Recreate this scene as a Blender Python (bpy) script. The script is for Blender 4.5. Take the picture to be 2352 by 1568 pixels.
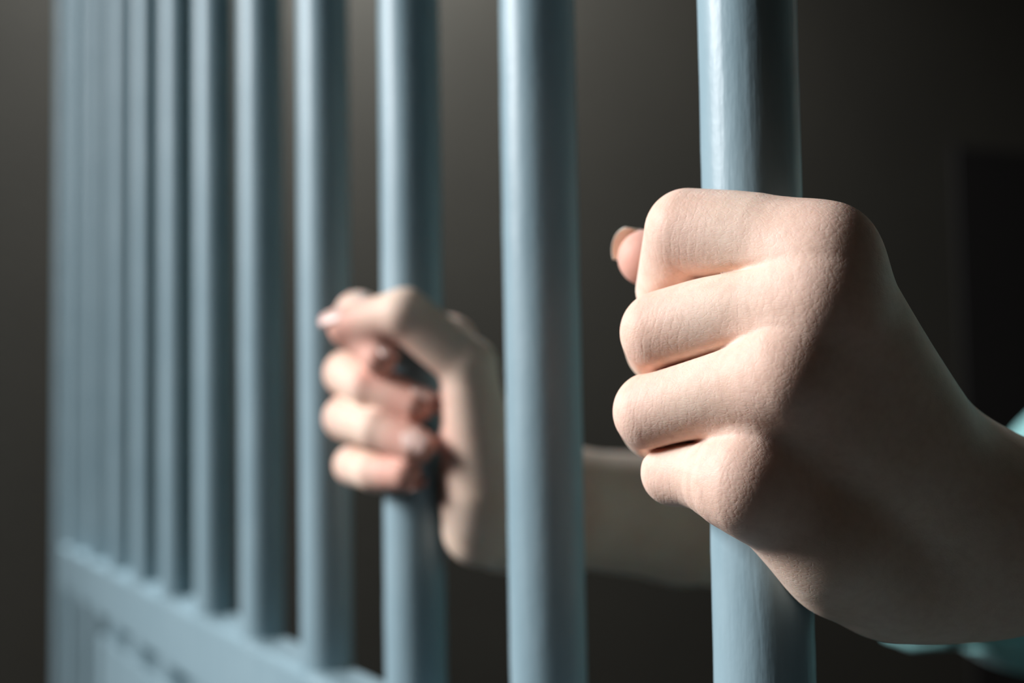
import bpy, bmesh, math, random, time
import numpy as np
from mathutils import Vector, Matrix

T0 = time.time()
for o in list(bpy.data.objects):
    bpy.data.objects.remove(o)
scene = bpy.context.scene
col = scene.collection
rng = random.Random(7)

# ------------------------------------------------------------------ camera
F = 3267.0                      # focal length in pixels of the 2352 px wide frame
PITCH, ROLL = math.radians(3.9), math.radians(-0.9)
CAM = Vector((0, 0, 1.30))
ROT = Matrix.Rotation(math.pi / 2 + PITCH, 3, 'X') @ Matrix.Rotation(ROLL, 3, 'Z')
cam_data = bpy.data.cameras.new('camera')
cam = bpy.data.objects.new('camera', cam_data)
col.objects.link(cam)
cam.matrix_world = Matrix.Translation(CAM) @ ROT.to_4x4()
cam_data.sensor_width = 36
cam_data.lens = F / 2352 * 36
cam_data.clip_start = 0.02
cam_data.dof.use_dof = True
cam_data.dof.focus_distance = 0.322
cam_data.dof.aperture_fstop = 7.6
cam_data.dof.aperture_blades = 0
scene.camera = cam

# ------------------------------------------------------------------ colour management and world
scene.view_settings.view_transform = 'Standard'
scene.view_settings.look = 'None'
scene.view_settings.exposure = 0.0
scene.view_settings.gamma = 1.0
scene.view_settings.use_curve_mapping = False
world = bpy.data.worlds.new('world')
scene.world = world
world.use_nodes = True
world.node_tree.nodes['Background'].inputs[0].default_value = (0.55, 0.62, 0.7, 1)
world.node_tree.nodes['Background'].inputs[1].default_value = 0.02

# the bar wall: bar 0 is the one the near hand holds, bars recede along U, N points into the cell
THETA = math.radians(24.2)
U = Vector((-math.sin(THETA), math.cos(THETA), 0))
N = Vector((math.cos(THETA), math.sin(THETA), 0))
Y0 = 0.3555
B0 = Vector((0.0610, Y0, 0))
STEP = 0.1240
RB = 0.0125


def bar_xy(n):
    return B0 + U * STEP * n


def pos(s, n, z):               # along the bars, into the cell, height
    p = B0 + U * s + N * n
    return Vector((p.x, p.y, z))


def area(name, loc, target, sx, sy, power, colour, spread=180):
    l = bpy.data.lights.new(name, 'AREA')
    l.shape = 'RECTANGLE'
    l.size, l.size_y = sx, sy
    l.energy = power
    l.color = colour
    l.spread = math.radians(spread)
    o = bpy.data.objects.new(name, l)
    col.objects.link(o)
    o.location = loc
    o.rotation_euler = (Vector(target) - Vector(loc)).to_track_quat('-Z', 'Y').to_euler()
    return o


WIN_S, WIN_N, WIN_Z = 0.99, -2.30, 2.42
area('window_daylight', pos(WIN_S, WIN_N + 0.18, WIN_Z), pos(-0.42, 0, 1.45), 0.80, 1.0, 48.5, (0.985, 0.985, 1.0), 108)
area('added_wall_glow_light', pos(1.27, 0.30, 2.485), pos(1.46, 0.30, 1.80), 0.3, 0.12, 25.0, (0.90, 0.96, 1.0), 150)  # added source for the glow on the upper end wall


# ------------------------------------------------------------------ helpers
def tag(o, label=None, cat=None, group=None, kind=None):
    if label: o['label'] = label
    if cat: o['category'] = cat
    if group: o['group'] = group
    if kind: o['kind'] = kind
    return o


def empty(name, loc):
    o = bpy.data.objects.new(name, None)
    o.empty_display_size = 0.05
    col.objects.link(o)
    o.location = loc
    return o


def link(name, me, mat, parent=None, smooth=True):
    o = bpy.data.objects.new(name, me)
    col.objects.link(o)
    if mat: me.materials.append(mat)
    if smooth:
        me.polygons.foreach_set('use_smooth', [True] * len(me.polygons))
    if parent:
        o.parent = parent
        o.matrix_parent_inverse = Matrix.Translation(-parent.location)
    return o


def mesh_from(verts, faces, name='mesh'):
    me = bpy.data.meshes.new(name)
    me.from_pydata([tuple(v) for v in verts], [], faces)
    me.update()
    return me


def box(name, s0, s1, n0, n1, z0, z1, mat, parent=None, bevel=0.0):
    """box aligned with the bar wall"""
    bm = bmesh.new()
    vs = [bm.verts.new(pos(s, n, z)) for s in (s0, s1) for n in (n0, n1) for z in (z0, z1)]
    for f in ((0, 1, 3, 2), (4, 6, 7, 5), (0, 4, 5, 1), (2, 3, 7, 6), (0, 2, 6, 4), (1, 5, 7, 3)):
        bm.faces.new([vs[i] for i in f])
    bmesh.ops.recalc_face_normals(bm, faces=bm.faces)
    if bevel:
        bmesh.ops.bevel(bm, geom=list(bm.edges), offset=bevel, segments=3, affect='EDGES', profile=0.5)
    me = bpy.data.meshes.new(name)
    bm.to_mesh(me); bm.free()
    return link(name, me, mat, parent, smooth=False)


# ------------------------------------------------------------------ materials
def new_mat(name):
    m = bpy.data.materials.new(name)
    m.use_nodes = True
    nt = m.node_tree
    b = nt.nodes['Principled BSDF']
    return m, nt, b


def nd(nt, kind, **kw):
    n = nt.nodes.new(kind)
    for k, v in kw.items():
        if k in n.inputs: n.inputs[k].default_value = v
        else: setattr(n, k, v)
    return n


def coords(nt, scale=(1, 1, 1)):
    g = nt.nodes.new('ShaderNodeNewGeometry')
    mp = nt.nodes.new('ShaderNodeMapping')
    mp.inputs['Scale'].default_value = scale
    nt.links.new(g.outputs['Position'], mp.inputs['Vector'])
    return mp.outputs[0]


def ramp(nt, fac, c0, c1, p0=0.0, p1=1.0):
    r = nt.nodes.new('ShaderNodeValToRGB')
    r.color_ramp.elements[0].position = p0; r.color_ramp.elements[0].color = (*c0, 1)
    r.color_ramp.elements[1].position = p1; r.color_ramp.elements[1].color = (*c1, 1)
    nt.links.new(fac, r.inputs[0])
    return r.outputs[0]


def paint_mat():
    m, nt, b = new_mat('blue_grey_enamel')
    v = coords(nt, (1, 1, 0.25))
    n1 = nd(nt, 'ShaderNodeTexNoise', Scale=90.0, Detail=5.0, Roughness=0.6)
    nt.links.new(v, n1.inputs['Vector'])
    c = ramp(nt, n1.outputs[0], (0.235, 0.345, 0.395), (0.285, 0.40, 0.45), 0.35, 0.7)
    nt.links.new(c, b.inputs['Base Color'])
    b.inputs['Roughness'].default_value = 0.40
    b.inputs['Specular IOR Level'].default_value = 0.42
    b.inputs['Coat Weight'].default_value = 0.0
    b.inputs['Coat Roughness'].default_value = 0.25
    v2 = coords(nt, (1, 1, 0.10))                      # long brush strokes down the bar
    n2 = nd(nt, 'ShaderNodeTexNoise', Scale=520.0, Detail=3.0)
    nt.links.new(v2, n2.inputs['Vector'])
    n3 = nd(nt, 'ShaderNodeTexNoise', Scale=420.0, Detail=4.0)
    nt.links.new(coords(nt, (1, 1, 0.7)), n3.inputs['Vector'])
    b1 = nd(nt, 'ShaderNodeBump', Strength=0.25, Distance=0.0005)
    nt.links.new(n2.outputs[0], b1.inputs['Height'])
    b2 = nd(nt, 'ShaderNodeBump', Strength=0.18, Distance=0.0004)
    nt.links.new(n3.outputs[0], b2.inputs['Height'])
    nt.links.new(b1.outputs[0], b2.inputs['Normal'])
    nt.links.new(b2.outputs[0], b.inputs['Normal'])
    return m


def wall_mat(name, c0, c1, rough=0.85, scale=3.0):
    m, nt, b = new_mat(name)
    n1 = nd(nt, 'ShaderNodeTexNoise', Scale=scale, Detail=6.0, Roughness=0.6)
    nt.links.new(coords(nt), n1.inputs['Vector'])
    nt.links.new(ramp(nt, n1.outputs[0], c0, c1, 0.3, 0.7), b.inputs['Base Color'])
    b.inputs['Roughness'].default_value = rough
    n2 = nd(nt, 'ShaderNodeTexNoise', Scale=120.0, Detail=5.0)
    nt.links.new(coords(nt), n2.inputs['Vector'])
    bp = nd(nt, 'ShaderNodeBump', Strength=0.3, Distance=0.002)
    nt.links.new(n2.outputs[0], bp.inputs['Height'])
    nt.links.new(bp.outputs[0], b.inputs['Normal'])
    return m


def cloth_mat(name, c0, c1):
    m, nt, b = new_mat(name)
    n1 = nd(nt, 'ShaderNodeTexNoise', Scale=60.0, Detail=4.0)
    nt.links.new(coords(nt), n1.inputs['Vector'])
    nt.links.new(ramp(nt, n1.outputs[0], c0, c1, 0.35, 0.7), b.inputs['Base Color'])
    b.inputs['Roughness'].default_value = 0.9
    b.inputs['Sheen Weight'].default_value = 0.2
    n2 = nd(nt, 'ShaderNodeTexNoise', Scale=900.0, Detail=2.0)
    nt.links.new(coords(nt), n2.inputs['Vector'])
    bp = nd(nt, 'ShaderNodeBump', Strength=0.4, Distance=0.0005)
    nt.links.new(n2.outputs[0], bp.inputs['Height'])
    nt.links.new(bp.outputs[0], b.inputs['Normal'])
    return m


def skin_mat():
    m, nt, b = new_mat('skin')
    L = nt.links.new
    pink = nt.nodes.new('ShaderNodeAttribute'); pink.attribute_name = 'flush'
    n1 = nd(nt, 'ShaderNodeTexNoise', Scale=55.0, Detail=4.0, Roughness=0.55)
    L(coords(nt), n1.inputs['Vector'])
    base = ramp(nt, n1.outputs[0], (0.82, 0.625, 0.495), (0.88, 0.705, 0.585), 0.3, 0.72)
    n4 = nd(nt, 'ShaderNodeTexNoise', Scale=420.0, Detail=3.0)
    L(coords(nt), n4.inputs['Vector'])
    mixf = nd(nt, 'ShaderNodeMix', data_type='RGBA', blend_type='MIX')
    L(pink.outputs['Fac'], mixf.inputs[0])
    L(base, mixf.inputs[6]); mixf.inputs[7].default_value = (0.80, 0.40, 0.32, 1)
    mul = nd(nt, 'ShaderNodeMix', data_type='RGBA', blend_type='MULTIPLY')
    mul.inputs[0].default_value = 0.5
    L(mixf.outputs[2], mul.inputs[6])
    L(ramp(nt, n4.outputs[0], (0.86, 0.82, 0.80), (1, 1, 1), 0.3, 0.6), mul.inputs[7])
    L(mul.outputs[2], b.inputs['Base Color'])
    b.inputs['Roughness'].default_value = 0.55
    b.inputs['Specular IOR Level'].default_value = 0.2
    b.inputs['Subsurface Weight'].default_value = 0.35
    b.inputs['Subsurface Radius'].default_value = (1.0, 0.42, 0.24)
    b.inputs['Subsurface Scale'].default_value = 0.0035
    # fine skin relief: cell pattern plus creases that run across each finger
    at = nt.nodes.new('ShaderNodeAttribute'); at.attribute_name = 'skin_uv'
    kn = nt.nodes.new('ShaderNodeAttribute'); kn.attribute_name = 'crease'
    mp = nt.nodes.new('ShaderNodeMapping'); mp.inputs['Scale'].default_value = (1000, 1000, 1000)
    L(at.outputs['Vector'], mp.inputs['Vector'])
    # noise warp of the attribute space
    wn = nd(nt, 'ShaderNodeTexNoise', Scale=160.0, Detail=2.0)
    L(coords(nt), wn.inputs['Vector'])
    wm = nd(nt, 'ShaderNodeVectorMath', operation='SCALE'); wm.inputs['Scale'].default_value = 2.2
    L(wn.outputs['Color'], wm.inputs[0])
    add = nd(nt, 'ShaderNodeVectorMath', operation='ADD')
    L(mp.outputs[0], add.inputs[0]); L(wm.outputs[0], add.inputs[1])
    # x = along the finger, y = around it : cells long across the finger
    mp2 = nt.nodes.new('ShaderNodeMapping'); mp2.inputs['Scale'].default_value = (0.52, 1.35, 1.35)
    L(add.outputs[0], mp2.inputs['Vector'])
    vo = nd(nt, 'ShaderNodeTexVoronoi', feature='DISTANCE_TO_EDGE', Scale=1.0)
    L(mp2.outputs[0], vo.inputs['Vector'])
    cell = ramp(nt, vo.outputs['Distance'], (0, 0, 0), (1, 1, 1), 0.0, 0.16)
    mp3 = nt.nodes.new('ShaderNodeMapping'); mp3.inputs['Scale'].default_value = (0.46, 0.34, 0.34)
    L(add.outputs[0], mp3.inputs['Vector'])
    vo2 = nd(nt, 'ShaderNodeTexVoronoi', feature='DISTANCE_TO_EDGE', Scale=1.0)
    L(mp3.outputs[0], vo2.inputs['Vector'])
    big = ramp(nt, vo2.outputs['Distance'], (0, 0, 0), (1, 1, 1), 0.0, 0.22)
    bpn = nd(nt, 'ShaderNodeTexNoise', Scale=1500.0, Detail=2.0)
    L(coords(nt), bpn.inputs['Vector'])
    b0 = nd(nt, 'ShaderNodeBump', Strength=0.12, Distance=0.0003)
    L(bpn.outputs[0], b0.inputs['Height'])
    b1 = nd(nt, 'ShaderNodeBump', Strength=0.15, Distance=0.0002)
    L(cell, b1.inputs['Height']); L(b0.outputs[0], b1.inputs['Normal'])
    st = nd(nt, 'ShaderNodeMath', operation='MULTIPLY'); st.inputs[1].default_value = 0.10
    L(kn.outputs['Fac'], st.inputs[0])
    b2 = nd(nt, 'ShaderNodeBump', Distance=0.0003)
    L(st.outputs[0], b2.inputs['Strength'])
    L(big, b2.inputs['Height']); L(b1.outputs[0], b2.inputs['Normal'])
    jt = nt.nodes.new('ShaderNodeAttribute'); jt.attribute_name = 'joint'
    wv = nd(nt, 'ShaderNodeTexWave', Scale=0.14, Distortion=2.2, Detail=2.0)
    wv.inputs['Detail Scale'].default_value = 1.2
    L(add.outputs[0], wv.inputs['Vector'])
    ln = ramp(nt, wv.outputs['Fac'], (0, 0, 0), (1, 1, 1), 0.0, 0.30)
    js = nd(nt, 'ShaderNodeMath', operation='MULTIPLY'); js.inputs[1].default_value = 0.09
    L(jt.outputs['Fac'], js.inputs[0])
    b3 = nd(nt, 'ShaderNodeBump', Distance=0.0003)
    L(js.outputs[0], b3.inputs['Strength']); L(ln, b3.inputs['Height']); L(b2.outputs[0], b3.inputs['Normal'])
    L(b3.outputs[0], b.inputs['Normal'])
    return m


def nail_mat():
    m, nt, b = new_mat('fingernail')
    b.inputs['Base Color'].default_value = (0.92, 0.84, 0.72, 1)  # nail tone lightened so the turned-away thumb rim looks lit
    b.inputs['Roughness'].default_value = 0.35
    b.inputs['Subsurface Weight'].default_value = 0.2
    b.inputs['Subsurface Scale'].default_value = 0.002
    return m


def pink_nail():
    m = nail_mat(); m.name = 'pink_fingernail'
    m.node_tree.nodes['Principled BSDF'].inputs['Base Color'].default_value = (0.80, 0.52, 0.45, 1)
    return m


def plain(name, c, rough=0.6, emit=None):
    m, nt, b = new_mat(name)
    n1 = nd(nt, 'ShaderNodeTexNoise', Scale=30.0, Detail=4.0)
    nt.links.new(coords(nt), n1.inputs['Vector'])
    nt.links.new(ramp(nt, n1.outputs[0], [x * 0.85 for x in c], c, 0.3, 0.7), b.inputs['Base Color'])
    b.inputs['Roughness'].default_value = rough
    if emit:
        b.inputs['Emission Color'].default_value = (0.93, 0.96, 1, 1)
        b.inputs['Emission Strength'].default_value = emit
    return m


PAINT = paint_mat()
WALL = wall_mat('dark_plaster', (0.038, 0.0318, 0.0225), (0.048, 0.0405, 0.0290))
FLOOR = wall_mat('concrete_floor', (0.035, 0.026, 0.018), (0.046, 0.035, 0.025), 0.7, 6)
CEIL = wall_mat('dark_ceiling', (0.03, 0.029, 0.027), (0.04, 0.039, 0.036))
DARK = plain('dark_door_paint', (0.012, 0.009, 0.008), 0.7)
SKIN = skin_mat()
NAIL = nail_mat()
NAIL_PINK = pink_nail()
SHIRT = cloth_mat('teal_shirt_cloth', (0.20, 0.46, 0.46), (0.28, 0.56, 0.55))
PANTS = cloth_mat('dark_trouser_cloth', (0.02, 0.025, 0.035), (0.035, 0.04, 0.05))
HAIR = plain('dark_hair', (0.012, 0.009, 0.007), 0.5)
SHOE = plain('black_shoe', (0.02, 0.02, 0.02), 0.5)
FRAME = plain('window_frame_paint', (0.35, 0.37, 0.36), 0.5)
PANE = plain('frosted_pane', (0.8, 0.85, 0.9), 0.3, emit=0.8)
LAMP = plain('added_lamp_diffuser', (0.8, 0.8, 0.8), 0.5, emit=1.0)

# ------------------------------------------------------------------ the room
S0, S1 = -4.0, 1.46             # extent along the bars
NW, NE = -2.40, 2.1             # corridor wall, cell's inner wall
HC = 3.3


def struct(o):
    o['kind'] = 'structure'
    return o


def wall_with_opening(name, at_n, s_a, s_b, z_a, z_b, thick):
    """corridor wall with a window opening"""
    bm = bmesh.new()
    ss = [S0 - 0.1, s_a, s_b, S1 + 0.1]
    zs = [0, z_a, z_b, HC]
    for i in range(3):
        for j in range(3):
            if i == 1 and j == 1: continue
            r = bmesh.ops.create_cube(bm, size=1)
            for v in r['verts']:
                s = ss[i] if v.co.x < 0 else ss[i + 1]
                z = zs[j] if v.co.z < 0 else zs[j + 1]
                n = at_n - thick if v.co.y < 0 else at_n
                v.co = pos(s, n, z)
    bmesh.ops.remove_doubles(bm, verts=bm.verts, dist=1e-5)
    bmesh.ops.recalc_face_normals(bm, faces=bm.faces)
    me = bpy.data.meshes.new(name); bm.to_mesh(me); bm.free()
    return struct(link(name, me, WALL, smooth=False))


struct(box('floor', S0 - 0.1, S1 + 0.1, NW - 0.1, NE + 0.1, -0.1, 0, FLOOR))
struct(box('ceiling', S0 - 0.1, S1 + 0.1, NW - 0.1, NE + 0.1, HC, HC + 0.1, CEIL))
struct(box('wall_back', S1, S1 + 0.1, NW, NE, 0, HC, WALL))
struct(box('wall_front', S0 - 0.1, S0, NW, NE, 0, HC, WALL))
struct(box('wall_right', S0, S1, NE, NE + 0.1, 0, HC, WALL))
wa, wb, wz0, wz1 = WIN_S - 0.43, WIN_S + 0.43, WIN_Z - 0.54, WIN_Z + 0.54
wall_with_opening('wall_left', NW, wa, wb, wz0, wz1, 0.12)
win = empty('window_1', pos(WIN_S, NW, wz0)); struct(win)
fr = box('window_frame', wa, wb, NW - 0.05, NW - 0.01, wz0, wz0 + 0.04, FRAME, win, 0.003)
for a in ((wa, wb, wz1 - 0.04, wz1), (wa, wa + 0.04, wz0 + 0.04, wz1 - 0.04), (wb - 0.04, wb, wz0 + 0.04, wz1 - 0.04)):
    box('window_frame', a[0], a[1], NW - 0.05, NW - 0.01, a[2], a[3], FRAME, win, 0.003)
box('pane', wa + 0.03, wb - 0.03, NW - 0.035, NW - 0.03, wz0 + 0.03, wz1 - 0.03, PANE, win)
struct(box('added_shade_wall', S0, -0.43, -0.09, 0.09, 0, HC, WALL))  # unseen wall section added to keep light off the back of the near hand
# dark doorway leaf in the far wall, right of the near hand
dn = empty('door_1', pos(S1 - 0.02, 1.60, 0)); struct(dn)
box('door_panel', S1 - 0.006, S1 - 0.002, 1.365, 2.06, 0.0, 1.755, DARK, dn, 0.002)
# unseen lamp added on the far wall to give its upper part a glow
lampo = empty('added_wall_lamp', pos(1.38, 0.30, 2.50))
tag(lampo, 'added unseen flat white lamp high on the end wall, for the glow there', 'lamp')
box('added_lamp_housing', 1.08, S1, 0.14, 0.46, 2.51, 2.57, FRAME, lampo, 0.006)
box('diffuser', 1.10, 1.44, 0.16, 0.44, 2.497, 2.51, LAMP, lampo, 0.003)

# ------------------------------------------------------------------ the bars
def tube_mesh(name, r, z0, z1, xy, seg=72, lump=0.00012, seed=0):
    """round steel bar with slightly lumpy paint"""
    rg = np.random.RandomState(seed)
    ph = rg.rand(14) * 6.28
    nz = int((z1 - z0) / 0.005) if lump else 2
    zs = np.linspace(z0, z1, nz)
    verts, faces = [], []
    an = np.linspace(0, 2 * math.pi, seg, endpoint=False)
    for z in zs:
        d = 0
        for k in range(7):
            d = d + np.sin(an * (1 + k) + ph[k] + z * (30 + 55 * k)) * np.cos(z * (20 + 77 * k) + ph[7 + k]) / (k + 1)
        rr = r + lump * d
        for a, q in zip(an, rr if lump else [r] * seg):
            verts.append((xy.x + math.cos(a) * q, xy.y + math.sin(a) * q, z))
    for i in range(len(zs) - 1):
        for j in range(seg):
            k = (j + 1) % seg
            faces.append((i * seg + j, i * seg + k, (i + 1) * seg + k, (i + 1) * seg + j))
    return mesh_from(verts, faces, name)


ZR = 1.1690                      # middle height of the cross rail
NFIRST, SEND = 0, -0.43
gate = empty('cell_bars', Vector((bar_xy(5).x, bar_xy(5).y, 0.0)))
tag(gate, 'wall of blue-grey painted round steel bars on a cross rail, receding to the left', 'cell bars')
for n in range(NFIRST, 11):
    near = -1 <= n <= 2
    link('bar', tube_mesh('bar', RB, 0.04, HC - 0.03, bar_xy(n), 96 if near else 40, 0.00010 if near else 0, n + 20), PAINT, gate)
SE = STEP * 11 - 0.03
box('cross_rail', SEND, SE, -0.0132, 0.0132, ZR - 0.0225, ZR + 0.0225, PAINT, gate, 0.004)
box('kick_plate', -0.02, STEP * 8 + 0.035, -0.0140, 0.0140, 0.10, 1.132, PAINT, gate, 0.003)
link('end_post', tube_mesh('end_post', 0.016, 0.001, HC - 0.001, bar_xy(11), 48, 0, 77), PAINT, gate)
box('top_rail', SEND, STEP * 11 - 0.010, -0.02, 0.02, HC - 0.05, HC, PAINT, gate, 0.004)
box('bottom_rail', SEND, STEP * 11 - 0.010, -0.02, 0.02, 0.0, 0.05, PAINT, gate, 0.004)

# ------------------------------------------------------------------ skin surfaces: rounded bones blended into one surface
def at(px, py, dy=0.0, y0=None):
    """pixel of the photograph -> point on the upright plane dy metres behind the grabbed bar (mm in dy)"""
    d = ROT @ Vector(((px - 1176) / F, (784 - py) / F, -1))
    y = (Y0 if y0 is None else y0) + dy / 1000
    return np.array(CAM + d * (y / d.y))


def rcone(P, a, b, ra, rb):
    ba = b - a
    pa = P - a
    L2 = float(ba @ ba) + 1e-12
    h = np.clip((pa @ ba) / L2, 0, 1)
    return np.sqrt(((pa - h[:, None] * ba) ** 2).sum(1)) - (ra + (rb - ra) * h)


def smin(a, b, k):
    h = np.maximum(k - np.abs(a - b), 0) / k
    return np.minimum(a, b) - h * h * k * 0.25


def chain(P, pts, rads, k=0.002):
    d = None
    for i in range(len(pts) - 1):
        e = rcone(P, pts[i], pts[i + 1], rads[i], rads[i + 1])
        d = e if d is None else (smin(d, e, k) if k else np.minimum(d, e))
    return d


def smooth_root(pts, rads, nsub=3):
    """round the knuckle to second-joint part of a finger into a smooth curve"""
    def cr(p0, p1, p2, p3, t):
        return .5 * (2 * p1 + (p2 - p0) * t + (2 * p0 - 5 * p1 + 4 * p2 - p3) * t * t + (3 * p1 - 3 * p2 + p3 - p0) * t ** 3)
    Q = [2 * pts[0] - pts[1]] + list(pts[:3]) + [2 * pts[2] - pts[1]]
    q = [2 * rads[0] - rads[1]] + list(rads[:3]) + [2 * rads[2] - rads[1]]
    P, r = [], []
    for i in (1, 2):
        for k in range(nsub):
            P.append(cr(Q[i - 1], Q[i], Q[i + 1], Q[i + 2], k / nsub)); r.append(cr(q[i - 1], q[i], q[i + 1], q[i + 2], k / nsub))
    return P + list(pts[2:]), r + list(rads[2:])


def ellip(P, c, r, ax=None):
    q = (P - c)
    if ax is not None: q = q @ ax
    r = np.array(r)
    k0 = np.sqrt(((q / r) ** 2).sum(1)); k1 = np.sqrt(((q / r ** 2) ** 2).sum(1))
    return k0 * (k0 - 1) / np.maximum(k1, 1e-9)


def surface(sdf, lo, hi, h):
    """surface nets over a grid; only blocks near the surface are evaluated finely"""
    lo = np.array(lo); hi = np.array(hi)
    B = 8
    nb = np.ceil((hi - lo) / (h * B)).astype(int)
    n = nb * B + 1
    ci = np.stack(np.meshgrid(*[np.arange(k) for k in nb], indexing='ij'), -1).reshape(-1, 3)
    cc = lo + (ci + 0.5) * h * B
    dc = sdf(cc)
    near = np.abs(dc) < h * B * 1.35
    V = np.empty(n, np.float32)
    sg = np.where(dc < 0, -1.0, 1.0).reshape(nb).astype(np.float32)
    sg = np.repeat(np.repeat(np.repeat(sg, B, 0), B, 1), B, 2)
    V[:] = 1
    V[:-1, :-1, :-1] = sg
    off = np.stack(np.meshgrid(*[np.arange(B + 1)] * 3, indexing='ij'), -1).reshape(-1, 3)
    act = ci[near]
    for c0 in range(0, len(act), 300):
        a = act[c0:c0 + 300]
        idx = (a[:, None, :] * B + off[None]).reshape(-1, 3)
        d = sdf(lo + idx * h)
        V[idx[:, 0], idx[:, 1], idx[:, 2]] = d
    ins = V < 0
    c = np.zeros(np.array(n) - 1, np.int8)
    for dx in (0, 1):
        for dy in (0, 1):
            for dz in (0, 1):
                c += ins[dx:n[0] - 1 + dx, dy:n[1] - 1 + dy, dz:n[2] - 1 + dz]
    cells = np.argwhere((c > 0) & (c < 8))
    vid = -np.ones(c.shape, np.int32)
    vid[cells[:, 0], cells[:, 1], cells[:, 2]] = np.arange(len(cells))
    acc = np.zeros((len(cells), 3)); cnt = np.zeros(len(cells))
    for ax in range(3):
        o1, o2 = [k for k in range(3) if k != ax]
        for p in (0, 1):
            for q in (0, 1):
                a = cells.copy(); a[:, o1] += p; a[:, o2] += q
                b = a.copy(); b[:, ax] += 1
                va = V[a[:, 0], a[:, 1], a[:, 2]]; vb = V[b[:, 0], b[:, 1], b[:, 2]]
                m = (va < 0) != (vb < 0)
                t = np.where(m, va / np.where(m, va - vb, 1), 0)
                pt = a.astype(float); pt[:, ax] += t
                acc[m] += pt[m]; cnt[m] += 1
    verts = lo + acc / cnt[:, None] * h
    quads = []
    for ax in range(3):
        o1, o2 = (ax + 1) % 3, (ax + 2) % 3
        sl0 = [slice(None)] * 3; sl1 = [slice(None)] * 3
        sl0[ax] = slice(0, -1); sl1[ax] = slice(1, None)
        e = ins[tuple(sl0)] != ins[tuple(sl1)]
        E = np.argwhere(e)
        ok = (E[:, o1] > 0) & (E[:, o2] > 0) & (E[:, o1] < c.shape[o1]) & (E[:, o2] < c.shape[o2])
        E = E[ok]
        first = ins[E[:, 0], E[:, 1], E[:, 2]]
        q = []
        for (p, r) in ((1, 1), (0, 1), (0, 0), (1, 0)):
            a = E.copy(); a[:, o1] -= p; a[:, o2] -= r
            q.append(vid[a[:, 0], a[:, 1], a[:, 2]])
        q = np.stack(q, 1)
        q[~first] = q[~first][:, ::-1]
        quads.append(q)
    quads = np.concatenate(quads)
    quads = quads[(quads >= 0).all(1)]
    quads = quads[:, ::-1] if False else quads
    # pull the vertices onto the surface
    # a little relaxing of the net
    e = np.concatenate([quads[:, [0, 1]], quads[:, [1, 2]], quads[:, [2, 3]], quads[:, [3, 0]]])
    for it in range(2):
        s = np.zeros_like(verts); c_ = np.zeros(len(verts))
        for k in range(3):
            s[:, k] = np.bincount(e[:, 0], verts[e[:, 1], k], len(verts)) + np.bincount(e[:, 1], verts[e[:, 0], k], len(verts))
        c_ = np.bincount(e[:, 0], minlength=len(verts)) + np.bincount(e[:, 1], minlength=len(verts))
        verts = verts + (s / np.maximum(c_, 1)[:, None] - verts) * .5

    def grad(Pv):
        e = h * 0.5
        g = np.empty_like(Pv)
        for k in range(3):
            dd = np.zeros(3); dd[k] = e
            g[:, k] = (sdf(Pv + dd) - sdf(Pv - dd)) / (2 * e)
        return g
    for it in range(2):
        d = sdf(verts); g = grad(verts)
        L = (g * g).sum(1)
        st = np.clip(d / np.maximum(L, .5), -h * .6, h * .6)
        st[L < .5] *= .3
        verts = verts - g * st[:, None] * 0.9
    return verts, quads


def np_mesh(name, parts, attrs=None):
    vs, qs, o = [], [], 0
    for v, q in parts:
        vs.append(v); qs.append(q + o); o += len(v)
    v = np.concatenate(vs); q = np.concatenate(qs)
    me = bpy.data.meshes.new(name)
    me.vertices.add(len(v)); me.vertices.foreach_set('co', v.astype(np.float32).ravel())
    me.loops.add(q.size); me.loops.foreach_set('vertex_index', q.astype(np.int32).ravel())
    me.polygons.add(len(q))
    me.polygons.foreach_set('loop_start', np.arange(0, q.size, 4, dtype=np.int32))
    me.update(calc_edges=True)
    me.validate()
    return me, v


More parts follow.
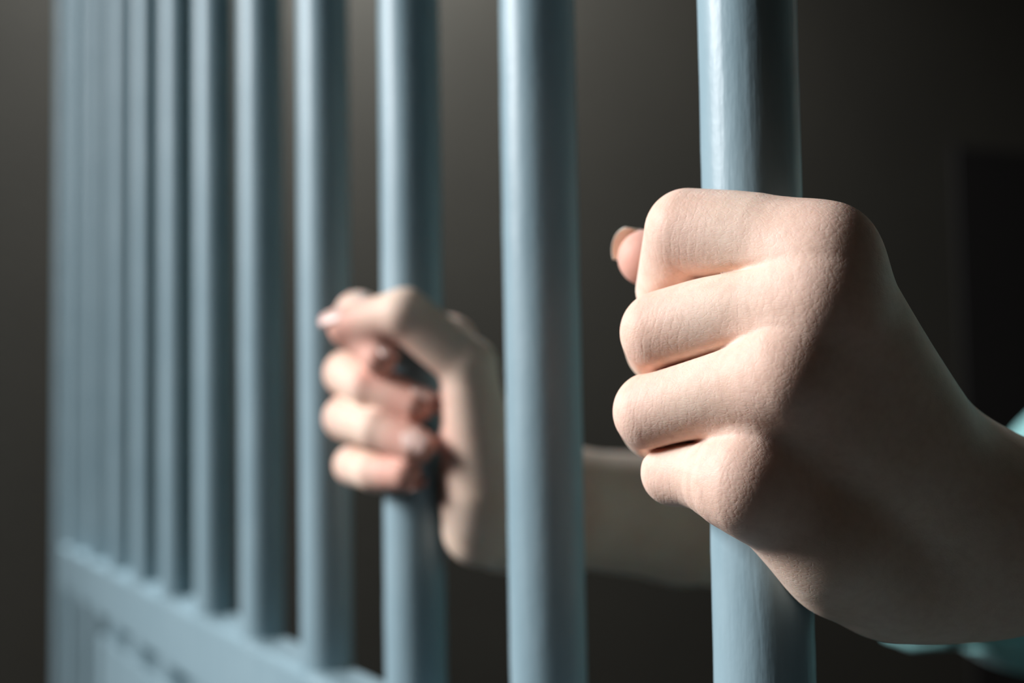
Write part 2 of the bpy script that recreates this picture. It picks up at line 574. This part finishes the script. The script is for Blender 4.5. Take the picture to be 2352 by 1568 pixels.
# ================================================================== near hand (left hand), back of the hand to the viewer
def hand_near():
    A = at
    H = {}
    # finger joints: knuckle, middle of first bone, second joint, third joint, tip
    H['index'] = ([A(1892, 596, -35.5), A(1735, 551, -27), A(1580, 532, -18), A(1543, 665, 1), A(1640, 690, 22)],
                  [.0118, .0110, .0104, .0091, .0072])
    H['middle'] = ([A(1885, 690, -38), A(1700, 720, -28), A(1520, 763, -17), A(1520, 800, 8), A(1640, 810, 23)],
                   [.0120, .0106, .0100, .0093, .0074])
    H['ring'] = ([A(1810, 860, -37), A(1650, 902, -27), A(1500, 945, -16), A(1505, 975, 8), A(1620, 980, 22)],
                 [.0116, .0101, .0096, .0089, .0072])
    H['little'] = ([A(1716, 1106, -30), A(1612, 1088, -22), A(1550, 1085, -15), A(1555, 1083, 5), A(1640, 1090, 18)],
                   [.0108, .0083, .0081, .0075, .0062])
    H['thumb'] = ([A(2120, 1150, 16), A(1900, 850, 32), A(1640, 640, 27), A(1484, 592, 24)],
                  [.0150, .0125, .0098, .0076])
    wr = [A(2290, 1130, -8), A(2285, 1190, -10), A(2270, 1260, -8), A(2240, 1330, -2)]
    META = [(H['index'][0][0], A(2205, 1150, -6), .0112, .0110),
            (H['middle'][0][0], A(2240, 1180, -8), .0108, .0120),
            (H['ring'][0][0], A(2230, 1230, -8), .0104, .0130),
            (H['little'][0][0], A(1905, 1250, -20), .0104, .0118),
            (A(1905, 1250, -20), A(2040, 1325, -8), .0118, .0122),
            (A(1925, 1312, -12), A(2050, 1328, -6), .0102, .0100),
            (A(2040, 1325, -8), A(2260, 1310, -2), .0122, .0120)]
    PALM = [(A(1885, 620, -16), A(2160, 1140, 10), .0115, .0140),
            (A(1860, 760, -16), A(2200, 1200, 10), .0120, .0170),
            (A(1820, 930, -16), A(2150, 1260, 8), .0120, .0160),
            (A(1770, 1130, -12), A(2090, 1320, 2), .0105, .0135)]
    ARM = [A(2290, 1224, 0), A(2480, 1240, 14), A(2950, 1290, 45), np.array(ELBOW_L)]
    E1, E2 = A(2290, 1190, -2), A(2290, 1260, 2)

    WEB = {}
    ks = ('index', 'middle', 'ring', 'little')
    for i in (1, 2, 3):
        WEB[ks[i]] = (H[ks[i]][0][0] + H[ks[i - 1]][0][0]) / 2 + np.array([.002, 0, 0])

    CH = {k: smooth_root(*H[k]) for k in ks}

    def f(P):
        palm = None
        for a, b, ra, rb in META:
            e = rcone(P, a, b, ra, rb)
            palm = e if palm is None else smin(palm, e, .008)
        for a, b, ra, rb in PALM:
            palm = smin(palm, rcone(P, a, b, ra, rb), .012)
        arm = chain(P, ARM, [.0220, .0235, .031, .036], .006)
        palm = smin(palm, arm, .016)
        th = chain(P, *H['thumb'], k=.002)
        palm = smin(palm, th, .010)
        d = palm
        fing = None
        for key in ('index', 'middle', 'ring', 'little'):
            c = chain(P, *CH[key], 0)
            if fing is None:
                fing = c
            else:                                   # narrow groove where two fingers press together
                web = np.exp(-(((P - WEB[key]) ** 2).sum(1) / .0150 ** 2) ** 1.5)
                gr = .0009 * np.exp(-((fing - c) / .0012) ** 2) * (1 - web)
                fing = smin(fing, c, .0003 + .0065 * web) + gr
        d = smin(palm, fing, .0075)
        return d
    return f, H


def hand_far():
    y2 = bar_xy(2).y
    A = lambda x, y, dy=0.0: at(x, y, dy, y0=y2)
    H = {}
    H['index'] = ([A(1030, 790, 30), A(900, 745, 27), A(822, 722, 12), A(830, 765, -14), A(872, 822, -27)],
                  [.0110, .0095, .0094, .0084, .0070])
    H['middle'] = ([A(1040, 880, 32), A(900, 860, 26), A(797, 858, 8), A(850, 885, -16), A(955, 928, -25)],
                   [.0105, .0095, .0094, .0086, .0074])
    H['ring'] = ([A(1030, 970, 32), A(890, 960, 26), A(794, 960, 6), A(870, 985, -20), A(955, 1022, -29)],
                 [.0100, .0092, .0090, .0084, .0074])
    H['little'] = ([A(1010, 1060, 30), A(890, 1080, 26), A(812, 1068, 8), A(860, 1085, -14), A(930, 1088, -26)],
                   [.0095, .0086, .0080, .0074, .0066])
    H['thumb'] = ([A(1106, 1120, -20), A(1076, 840, -30), A(930, 722, -34), A(797, 748, -20)],
                  [.0160, .0110, .0100, .0078])
    META = [(H['index'][0][0], A(1170, 1120, 22), .0110, .0140),
            (H['middle'][0][0], A(1180, 1150, 26), .0105, .0140),
            (H['ring'][0][0], A(1170, 1190, 26), .0100, .0140),
            (H['little'][0][0], A(1150, 1210, 22), .0095, .0140)]
    ARM = [A(1180, 1165, 14), A(1300, 1165, 22), A(1560, 1190, 60), np.array(ELBOW_R)]

    def f(P):
        palm = None
        for a, b, ra, rb in META:
            e = rcone(P, a, b, ra, rb)
            palm = e if palm is None else smin(palm, e, .009)
        palm = smin(palm, rcone(P, A(1105, 1190, -14), A(1100, 1215, -10), .0145, .0145), .010)
        palm = smin(palm, chain(P, ARM, [.0230, .0245, .0285, .0350], .006), .020)
        th = chain(P, *H['thumb'], k=.002)
        palm = smin(palm, th, .009)
        fing = None
        for key in ('index', 'middle', 'ring', 'little'):
            pts, rr = H[key]
            c = chain(P, pts, rr, .0015)
            fing = c if fing is None else smin(fing, c, .0007)
        core = smin(palm, fing, .006)
        return core
    return f, H


# ------------------------------------------------------------------ where the person stands (inside the cell, off to the right)
PERSON_N = 0.66
PS = STEP * 1.0                 # faces the gap between the two grabbed bars
TOR = pos(PS, PERSON_N, 0)
SH_R = np.array(pos(PS + 0.185, PERSON_N - 0.02, 1.42))
SH_L = np.array(pos(PS - 0.185, PERSON_N - 0.02, 1.42))
ELBOW_R = np.array(pos(PS + 0.20, 0.40, 1.225))
ELBOW_L = np.array(pos(PS - 0.21, 0.36, 1.215))

fL, HL = hand_near()
fR, HR = hand_far()


def bounds(H, extra, m=0.03):
    a = np.array([p for k in H for p in H[k][0]] + list(extra))
    return a.min(0) - m, a.max(0) + m


person = empty('person', Vector((TOR.x, TOR.y, 0.0)))
tag(person, 'person in a teal short-sleeved shirt behind the bars, each hand gripping a bar', 'person')

lo, hi = bounds(HL, [at(2480, 1240, 14)], 0.030)
cutL = hi[0] - 0.004
vL, qL = surface(fL, lo, hi, 0.0005)
print('near hand', len(vL), round(time.time() - T0, 1))


# ------------------------------------------------------------------ the rest of the body, coarser, under shirt and trousers
def arm_only(P):
    d = None
    for sh, el, wr in ((SH_R, ELBOW_R, at(1300, 1165, 22, bar_xy(2).y)), (SH_L, ELBOW_L, at(2480, 1240, 14))):
        e = chain(P, [sh, el], [.046, .038], .01)
        d = e if d is None else np.minimum(d, e)
    return d


def L3(s, n, z):
    return np.array(pos(PS + s, PERSON_N + n, z))


def torso(P, g=0.0):
    d = chain(P, [L3(-.13, 0, 1.40), L3(.13, 0, 1.40)], [.062 + g, .062 + g])
    for s in (-.075, .075):
        d = smin(d, chain(P, [L3(s, -.01, 1.30), L3(s * .85, 0, 1.10), L3(s, .0, .95)], [.095 + g, .082 + g, .098 + g], .05), .06)
    return d


def upper(P):
    d = torso(P)
    d = smin(d, rcone(P, L3(0, .01, 1.40), L3(0, -.01, 1.53), .060, .054), .05)
    d = smin(d, arm_only(P), .05)
    head = ellip(P, L3(0, .0, 1.665), (.082, .098, .108), AX)
    head = smin(head, rcone(P, L3(0, -.055, 1.60), L3(0, -.06, 1.585), .045, .036), .04)
    head = smin(head, rcone(P, L3(0, -.095, 1.655), L3(0, -.118, 1.628), .008, .012), .012)      # nose
    for s in (-1, 1):
        head = smin(head, ellip(P, L3(s * .083, .005, 1.645), (.010, .018, .032), AX), .006)   # ears
        e = rcone(P, L3(s * .032, -.098, 1.655), L3(s * .034, -.098, 1.655), .014, .014)        # eye sockets
        head = -smin(-head, e + .006, .012)
        head = smin(head, rcone(P, L3(s * .029, -.0800, 1.6565), L3(s * .037, -.0780, 1.6565), .0125, .0120), .003)   # upper lid
    head = smin(head, rcone(P, L3(-.018, -.092, 1.600), L3(.018, -.092, 1.600), .007, .007), .008)
    d = smin(d, head, .03)
    return d


def lower(P):
    d = None
    for s in (-1, 1):
        e = chain(P, [L3(s * .085, 0, .93), L3(s * .10, .0, .50), L3(s * .11, .02, .085)], [.088, .058, .042], .03)
        d = e if d is None else smin(d, e, .02)
    return smin(d, L_hip(P), .05)


def L_hip(P):
    return rcone(P, L3(-.055, 0, .95), L3(.055, 0, .95), .086, .086)


AX = np.array([[U.x, U.y, 0], [N.x, N.y, 0], [0, 0, 1]]).T
WL = at(2480, 1240, 14)          # wrist seam of the left arm, outside the frame
WR = at(1300, 1165, 22, bar_xy(2).y)


def keep(v, q, mask):
    m = mask[q].all(1)
    q = q[m]
    used = np.unique(q)
    remap = -np.ones(len(v), int); remap[used] = np.arange(len(used))
    return v[used], remap[q]


nf = np.array(N)
b0n = np.array([B0.x, B0.y, 0])


def ncoord(v): return (v - b0n) @ nf
def scoord(v): return (v - b0n) @ np.array(U)


CUT_L = float(((WL + np.array([.012, 0, 0])) - b0n) @ nf)
CUT_R = 0.36
def whole(P):
    return smin(np.minimum(fL(P), fR(P)), upper(P), .02)


# left forearm from the seam to the elbow, right forearm up to the sleeve
lo = np.minimum(WL, np.minimum(ELBOW_L, SH_L)) - .07; hi = np.maximum(WL, np.maximum(ELBOW_L, SH_L)) + .07
lo = np.array([-.12, .25, .70]); hi = np.array([1.05, 1.05, 1.82])
lo = L3(0, 0, .88) - np.array([.50, .42, 0]); hi = L3(0, 0, 1.80) + np.array([.32, .36, 0])
vB, qB = surface(whole, lo, hi, 0.0042)
vL, qL = keep(vL, qL, ncoord(vL) < CUT_L)
vB, qB = keep(vB, qB, np.where(scoord(vB) < PS, ncoord(vB) > CUT_L - .004, ncoord(vB) > CUT_R - .006))
lo2 = np.minimum(at(700, 600, 0, bar_xy(2).y), WR) - np.array([.03, .06, .11]); hi2 = np.maximum(ELBOW_R, WR) + np.array([.05, .05, .09])
vR, qR = surface(fR, lo2, hi2, 0.0011)
vR, qR = keep(vR, qR, ncoord(vR) < CUT_R)
vF, qF = surface(lower, L3(0, 0, .02) - np.array([.3, .3, .02]), L3(0, 0, 1.08) + np.array([.3, .3, 0]), .010)
print('body', len(vB), len(vR), round(time.time() - T0, 1))
me, allv = np_mesh('body', [(vL, qL), (vR, qR), (vB, qB)])
body = link('body', me, SKIN, person)

# attributes that steer the fine relief of the skin
fdir = HL['index'][0][2] - HL['index'][0][0]; fdir /= np.linalg.norm(fdir)
up = np.array([0, 0, 1.0]); up -= fdir * (up @ fdir); up /= np.linalg.norm(up)
side = np.cross(fdir, up)
uvw = allv @ np.stack([fdir, up, side], 1)
at1 = me.attributes.new('skin_uv', 'FLOAT_VECTOR', 'POINT')
at1.data.foreach_set('vector', uvw.astype(np.float32).ravel())
cr = np.zeros(len(allv)); fl = np.zeros(len(allv)); jl = np.zeros(len(allv))
for H, k in ((HL, 1), (HR, 1)):
    for key, (pts, rr) in H.items():
        for j, rad, wgt in ((0, .013, 1.0), (2, .010, .8)):
            if key == 'thumb': continue
            g = np.exp(-((allv - pts[j]) ** 2).sum(1) / (2 * (rad * 1.0) ** 2)) * 1.6
            cr = np.maximum(cr, np.clip(g * wgt, 0, 1))
            if j == 2: jl = np.maximum(jl, np.clip(g, 0, 1))
            fl = np.maximum(fl, np.clip(g, 0, 1) * .30)
        g = np.exp(-((allv - pts[-1]) ** 2).sum(1) / (2 * .011 ** 2)) * 1.5
        fl = np.maximum(fl, np.clip(g, 0, 1) * .8)
for nm, arr in (('crease', cr), ('flush', fl), ('joint', jl)):
    a_ = me.attributes.new(nm, 'FLOAT', 'POINT'); a_.data.foreach_set('value', arr.astype(np.float32))


# ------------------------------------------------------------------ nails
def nail(tip, prev, normal, r, length, width, mat=None):
    d = tip - prev; d /= np.linalg.norm(d)
    n = np.array(normal, float); n -= d * (n @ d); n /= np.linalg.norm(n)
    w = np.cross(d, n)
    vs, fs = [], []
    nu, nv = 12, 12
    for layer in (0, 1):
        for i in range(nu + 1):
            for j in range(nv + 1):
                u = i / nu; v = (j / nv - .5) * 2
                L = (u - .45) * length
                taper = math.sqrt(max(0, 1 - max(0, (abs(u - .5) * 2 - .55) / .5) ** 2)) if u < .5 else 1 - .10 * (u - .5) ** 2 - (.22 * v * v * 0)
                a = v * width / r * .5 * max(taper, .35)
                Lr = L - (v * v) * length * .12 * (1 if u > .5 else -.6)
                rr = r * (1.035 if layer == 0 else .985) - .0006 * max(0, u - .5)
                rise = -0.18 * max(0, L) ** 2 / r
                p = tip + d * (Lr + r * .30) + n * (rr * math.cos(a) + rise) + w * (rr * math.sin(a))
                vs.append(p)
    m = (nu + 1) * (nv + 1)
    idx = lambda l, i, j: l * m + i * (nv + 1) + j
    for i in range(nu):
        for j in range(nv):
            fs.append((idx(0, i, j), idx(0, i + 1, j), idx(0, i + 1, j + 1), idx(0, i, j + 1)))
            fs.append((idx(1, i, j), idx(1, i, j + 1), idx(1, i + 1, j + 1), idx(1, i + 1, j)))
    for i in range(nu):
        for j in (0, nv):
            fs.append((idx(0, i, j), idx(1, i, j), idx(1, i + 1, j), idx(0, i + 1, j)))
    for j in range(nv):
        for i in (0, nu):
            fs.append((idx(0, i, j), idx(0, i, j + 1), idx(1, i, j + 1), idx(1, i, j)))
    bm = bmesh.new(); me = mesh_from(vs, fs, 'fingernail'); bm.from_mesh(me)
    bmesh.ops.recalc_face_normals(bm, faces=bm.faces); bm.to_mesh(me); bm.free()
    return link('fingernail', me, mat or NAIL, person)


p, r = HL['thumb']
nail(p[-1], p[-2], np.array([0, .85, .5]), r[-1], .0120, .0112)
for key, nrm in (('ring', (.1, -1, .25)), ('middle', (.8, -.5, .1)), ('index', (.6, -.7, .5)), ('little', (.8, -.4, -.5))):
    p, r = HR[key]
    nail(p[-1], p[-2], np.array(nrm), r[-1], .0115, .0095, NAIL_PINK)
p, r = HR['thumb']
nail(p[-1], p[-2], np.array([-.1, -.75, .66]), r[-1], .0125, .0100, NAIL_PINK)


# ------------------------------------------------------------------ clothing and hair
def fold(P, a, f1):
    return a * (np.sin(P[:, 0] * f1 + P[:, 2] * f1 * .6) + np.sin(P[:, 1] * f1 * .8 - P[:, 2] * f1 * 1.1))


def shirt(P):
    d = torso(P, .010)
    for s, e, t in ((SH_R, ELBOW_R, T_R), (SH_L, ELBOW_L, T_L)):
        w = WR if s is SH_R else WL
        ax = (w - e) / np.linalg.norm(w - e)
        end = e + ax * t
        sl = chain(P, [s, e, end + ax * .09], [.060, .054, .051], .02)
        cut = (P - end) @ ax + (P[:, 2] - end[2]) * .65
        sl = -smin(-sl, -cut, .006)
        inner = rcone(P, e, end + ax * .2,   .046, .049)
        sl = -smin(-sl, inner, .003)
        d = smin(d, sl, .035) if True else d
    d = d + fold(P, .0016, 62.0)
    # hem and neck
    d = -smin(-d, -(.90 - P[:, 2]), .004)
    d = -smin(-d, rcone(P, L3(0, -.02, 1.46), L3(0, -.02, 1.8), .068, .068), .004)
    return d


T_R, T_L = .082, .03
vS, qS = surface(shirt, L3(0, 0, .88) - np.array([.44, .40, 0]), L3(0, 0, 1.52) + np.array([.32, .36, 0]), .0035)
me, _ = np_mesh('shirt', [(vS, qS)]); link('shirt', me, SHIRT, person)
me, _ = np_mesh('trousers', [(vF, qF)]); link('trousers', me, PANTS, person)


def hair(P):
    d = ellip(P, L3(0, .012, 1.680), (.093, .105, .108), AX)
    d = smin(d, chain(P, [L3(0, .06, 1.66), L3(0, .075, 1.50)], [.07, .045]), .03)
    face = ellip(P, L3(0, -.10, 1.635), (.066, .075, .085), AX)
    return -smin(-d, face, .012) + fold(P, .0008, 300.0)


vH, qH = surface(hair, L3(0, 0, 1.42) - .16, L3(0, 0, 1.80) + .16, .004)
me, _ = np_mesh('hair', [(vH, qH)]); link('hair', me, HAIR, person)
for s in (-1, 1):
    def shoe(P, s=s):
        d = rcone(P, L3(s * .11, .04, .050), L3(s * .125, -.15, .040), .045, .040)
        d = smin(d, rcone(P, L3(s * .11, .03, .09), L3(s * .11, .03, .10), .045, .045), .03)
        return -smin(-d, P[:, 2] * -1 + .003, .003) if False else np.maximum(d, .002 - P[:, 2])
    c = L3(s * .11, -.05, .06)
    v_, q_ = surface(shoe, c - np.array([.2, .2, .08]), c + np.array([.2, .2, .12]), .005)
    me, _ = np_mesh('shoe', [(v_, q_)]); link('shoe', me, SHOE, person)
def ball(name, c, r, mat, parent, sq=1.0):
    bm = bmesh.new()
    bmesh.ops.create_uvsphere(bm, u_segments=24, v_segments=16, radius=r)
    for v in bm.verts:
        v.co = Vector(c) + U * v.co.x + N * v.co.y * sq + Vector((0, 0, v.co.z))
    me = bpy.data.meshes.new(name); bm.to_mesh(me); bm.free()
    return link(name, me, mat, parent)


EYE = plain('eye_white', (0.75, 0.72, 0.70), 0.15)
IRIS = plain('dark_iris', (0.03, 0.015, 0.008), 0.15)
LIP = plain('lips', (0.55, 0.24, 0.20), 0.5)
for s in (-1, 1):
    ball('eyeball', L3(s * .033, -.0795, 1.6535), .0122, EYE, person)
    ball('iris', L3(s * .033, -.0908, 1.6530), .0052, IRIS, person, .25)
    v_, q_ = surface(lambda P: chain(P, [L3(s * .018, -.0955, 1.672), L3(s * .034, -.0925, 1.678), L3(s * .049, -.080, 1.673)], [.0024, .0026, .0014], .001),
                     L3(s * .034, -.09, 1.675) - .03, L3(s * .034, -.09, 1.675) + .03, .0012)
    me, _ = np_mesh('eyebrow', [(v_, q_)]); link('eyebrow', me, HAIR, person)
v_, q_ = surface(lambda P: smin(chain(P, [L3(-.020, -.0945, 1.601), L3(0, -.1010, 1.604), L3(.020, -.0945, 1.601)], [.0022, .0042, .0022], .001),
                                chain(P, [L3(-.017, -.0950, 1.598), L3(0, -.1005, 1.595), L3(.017, -.0950, 1.598)], [.0022, .0048, .0022], .001), .0005),
                 L3(0, -.098, 1.60) - .04, L3(0, -.098, 1.60) + .04, .0012)
me, _ = np_mesh('lips', [(v_, q_)]); link('lips', me, LIP, person)
print('done', round(time.time() - T0, 1))
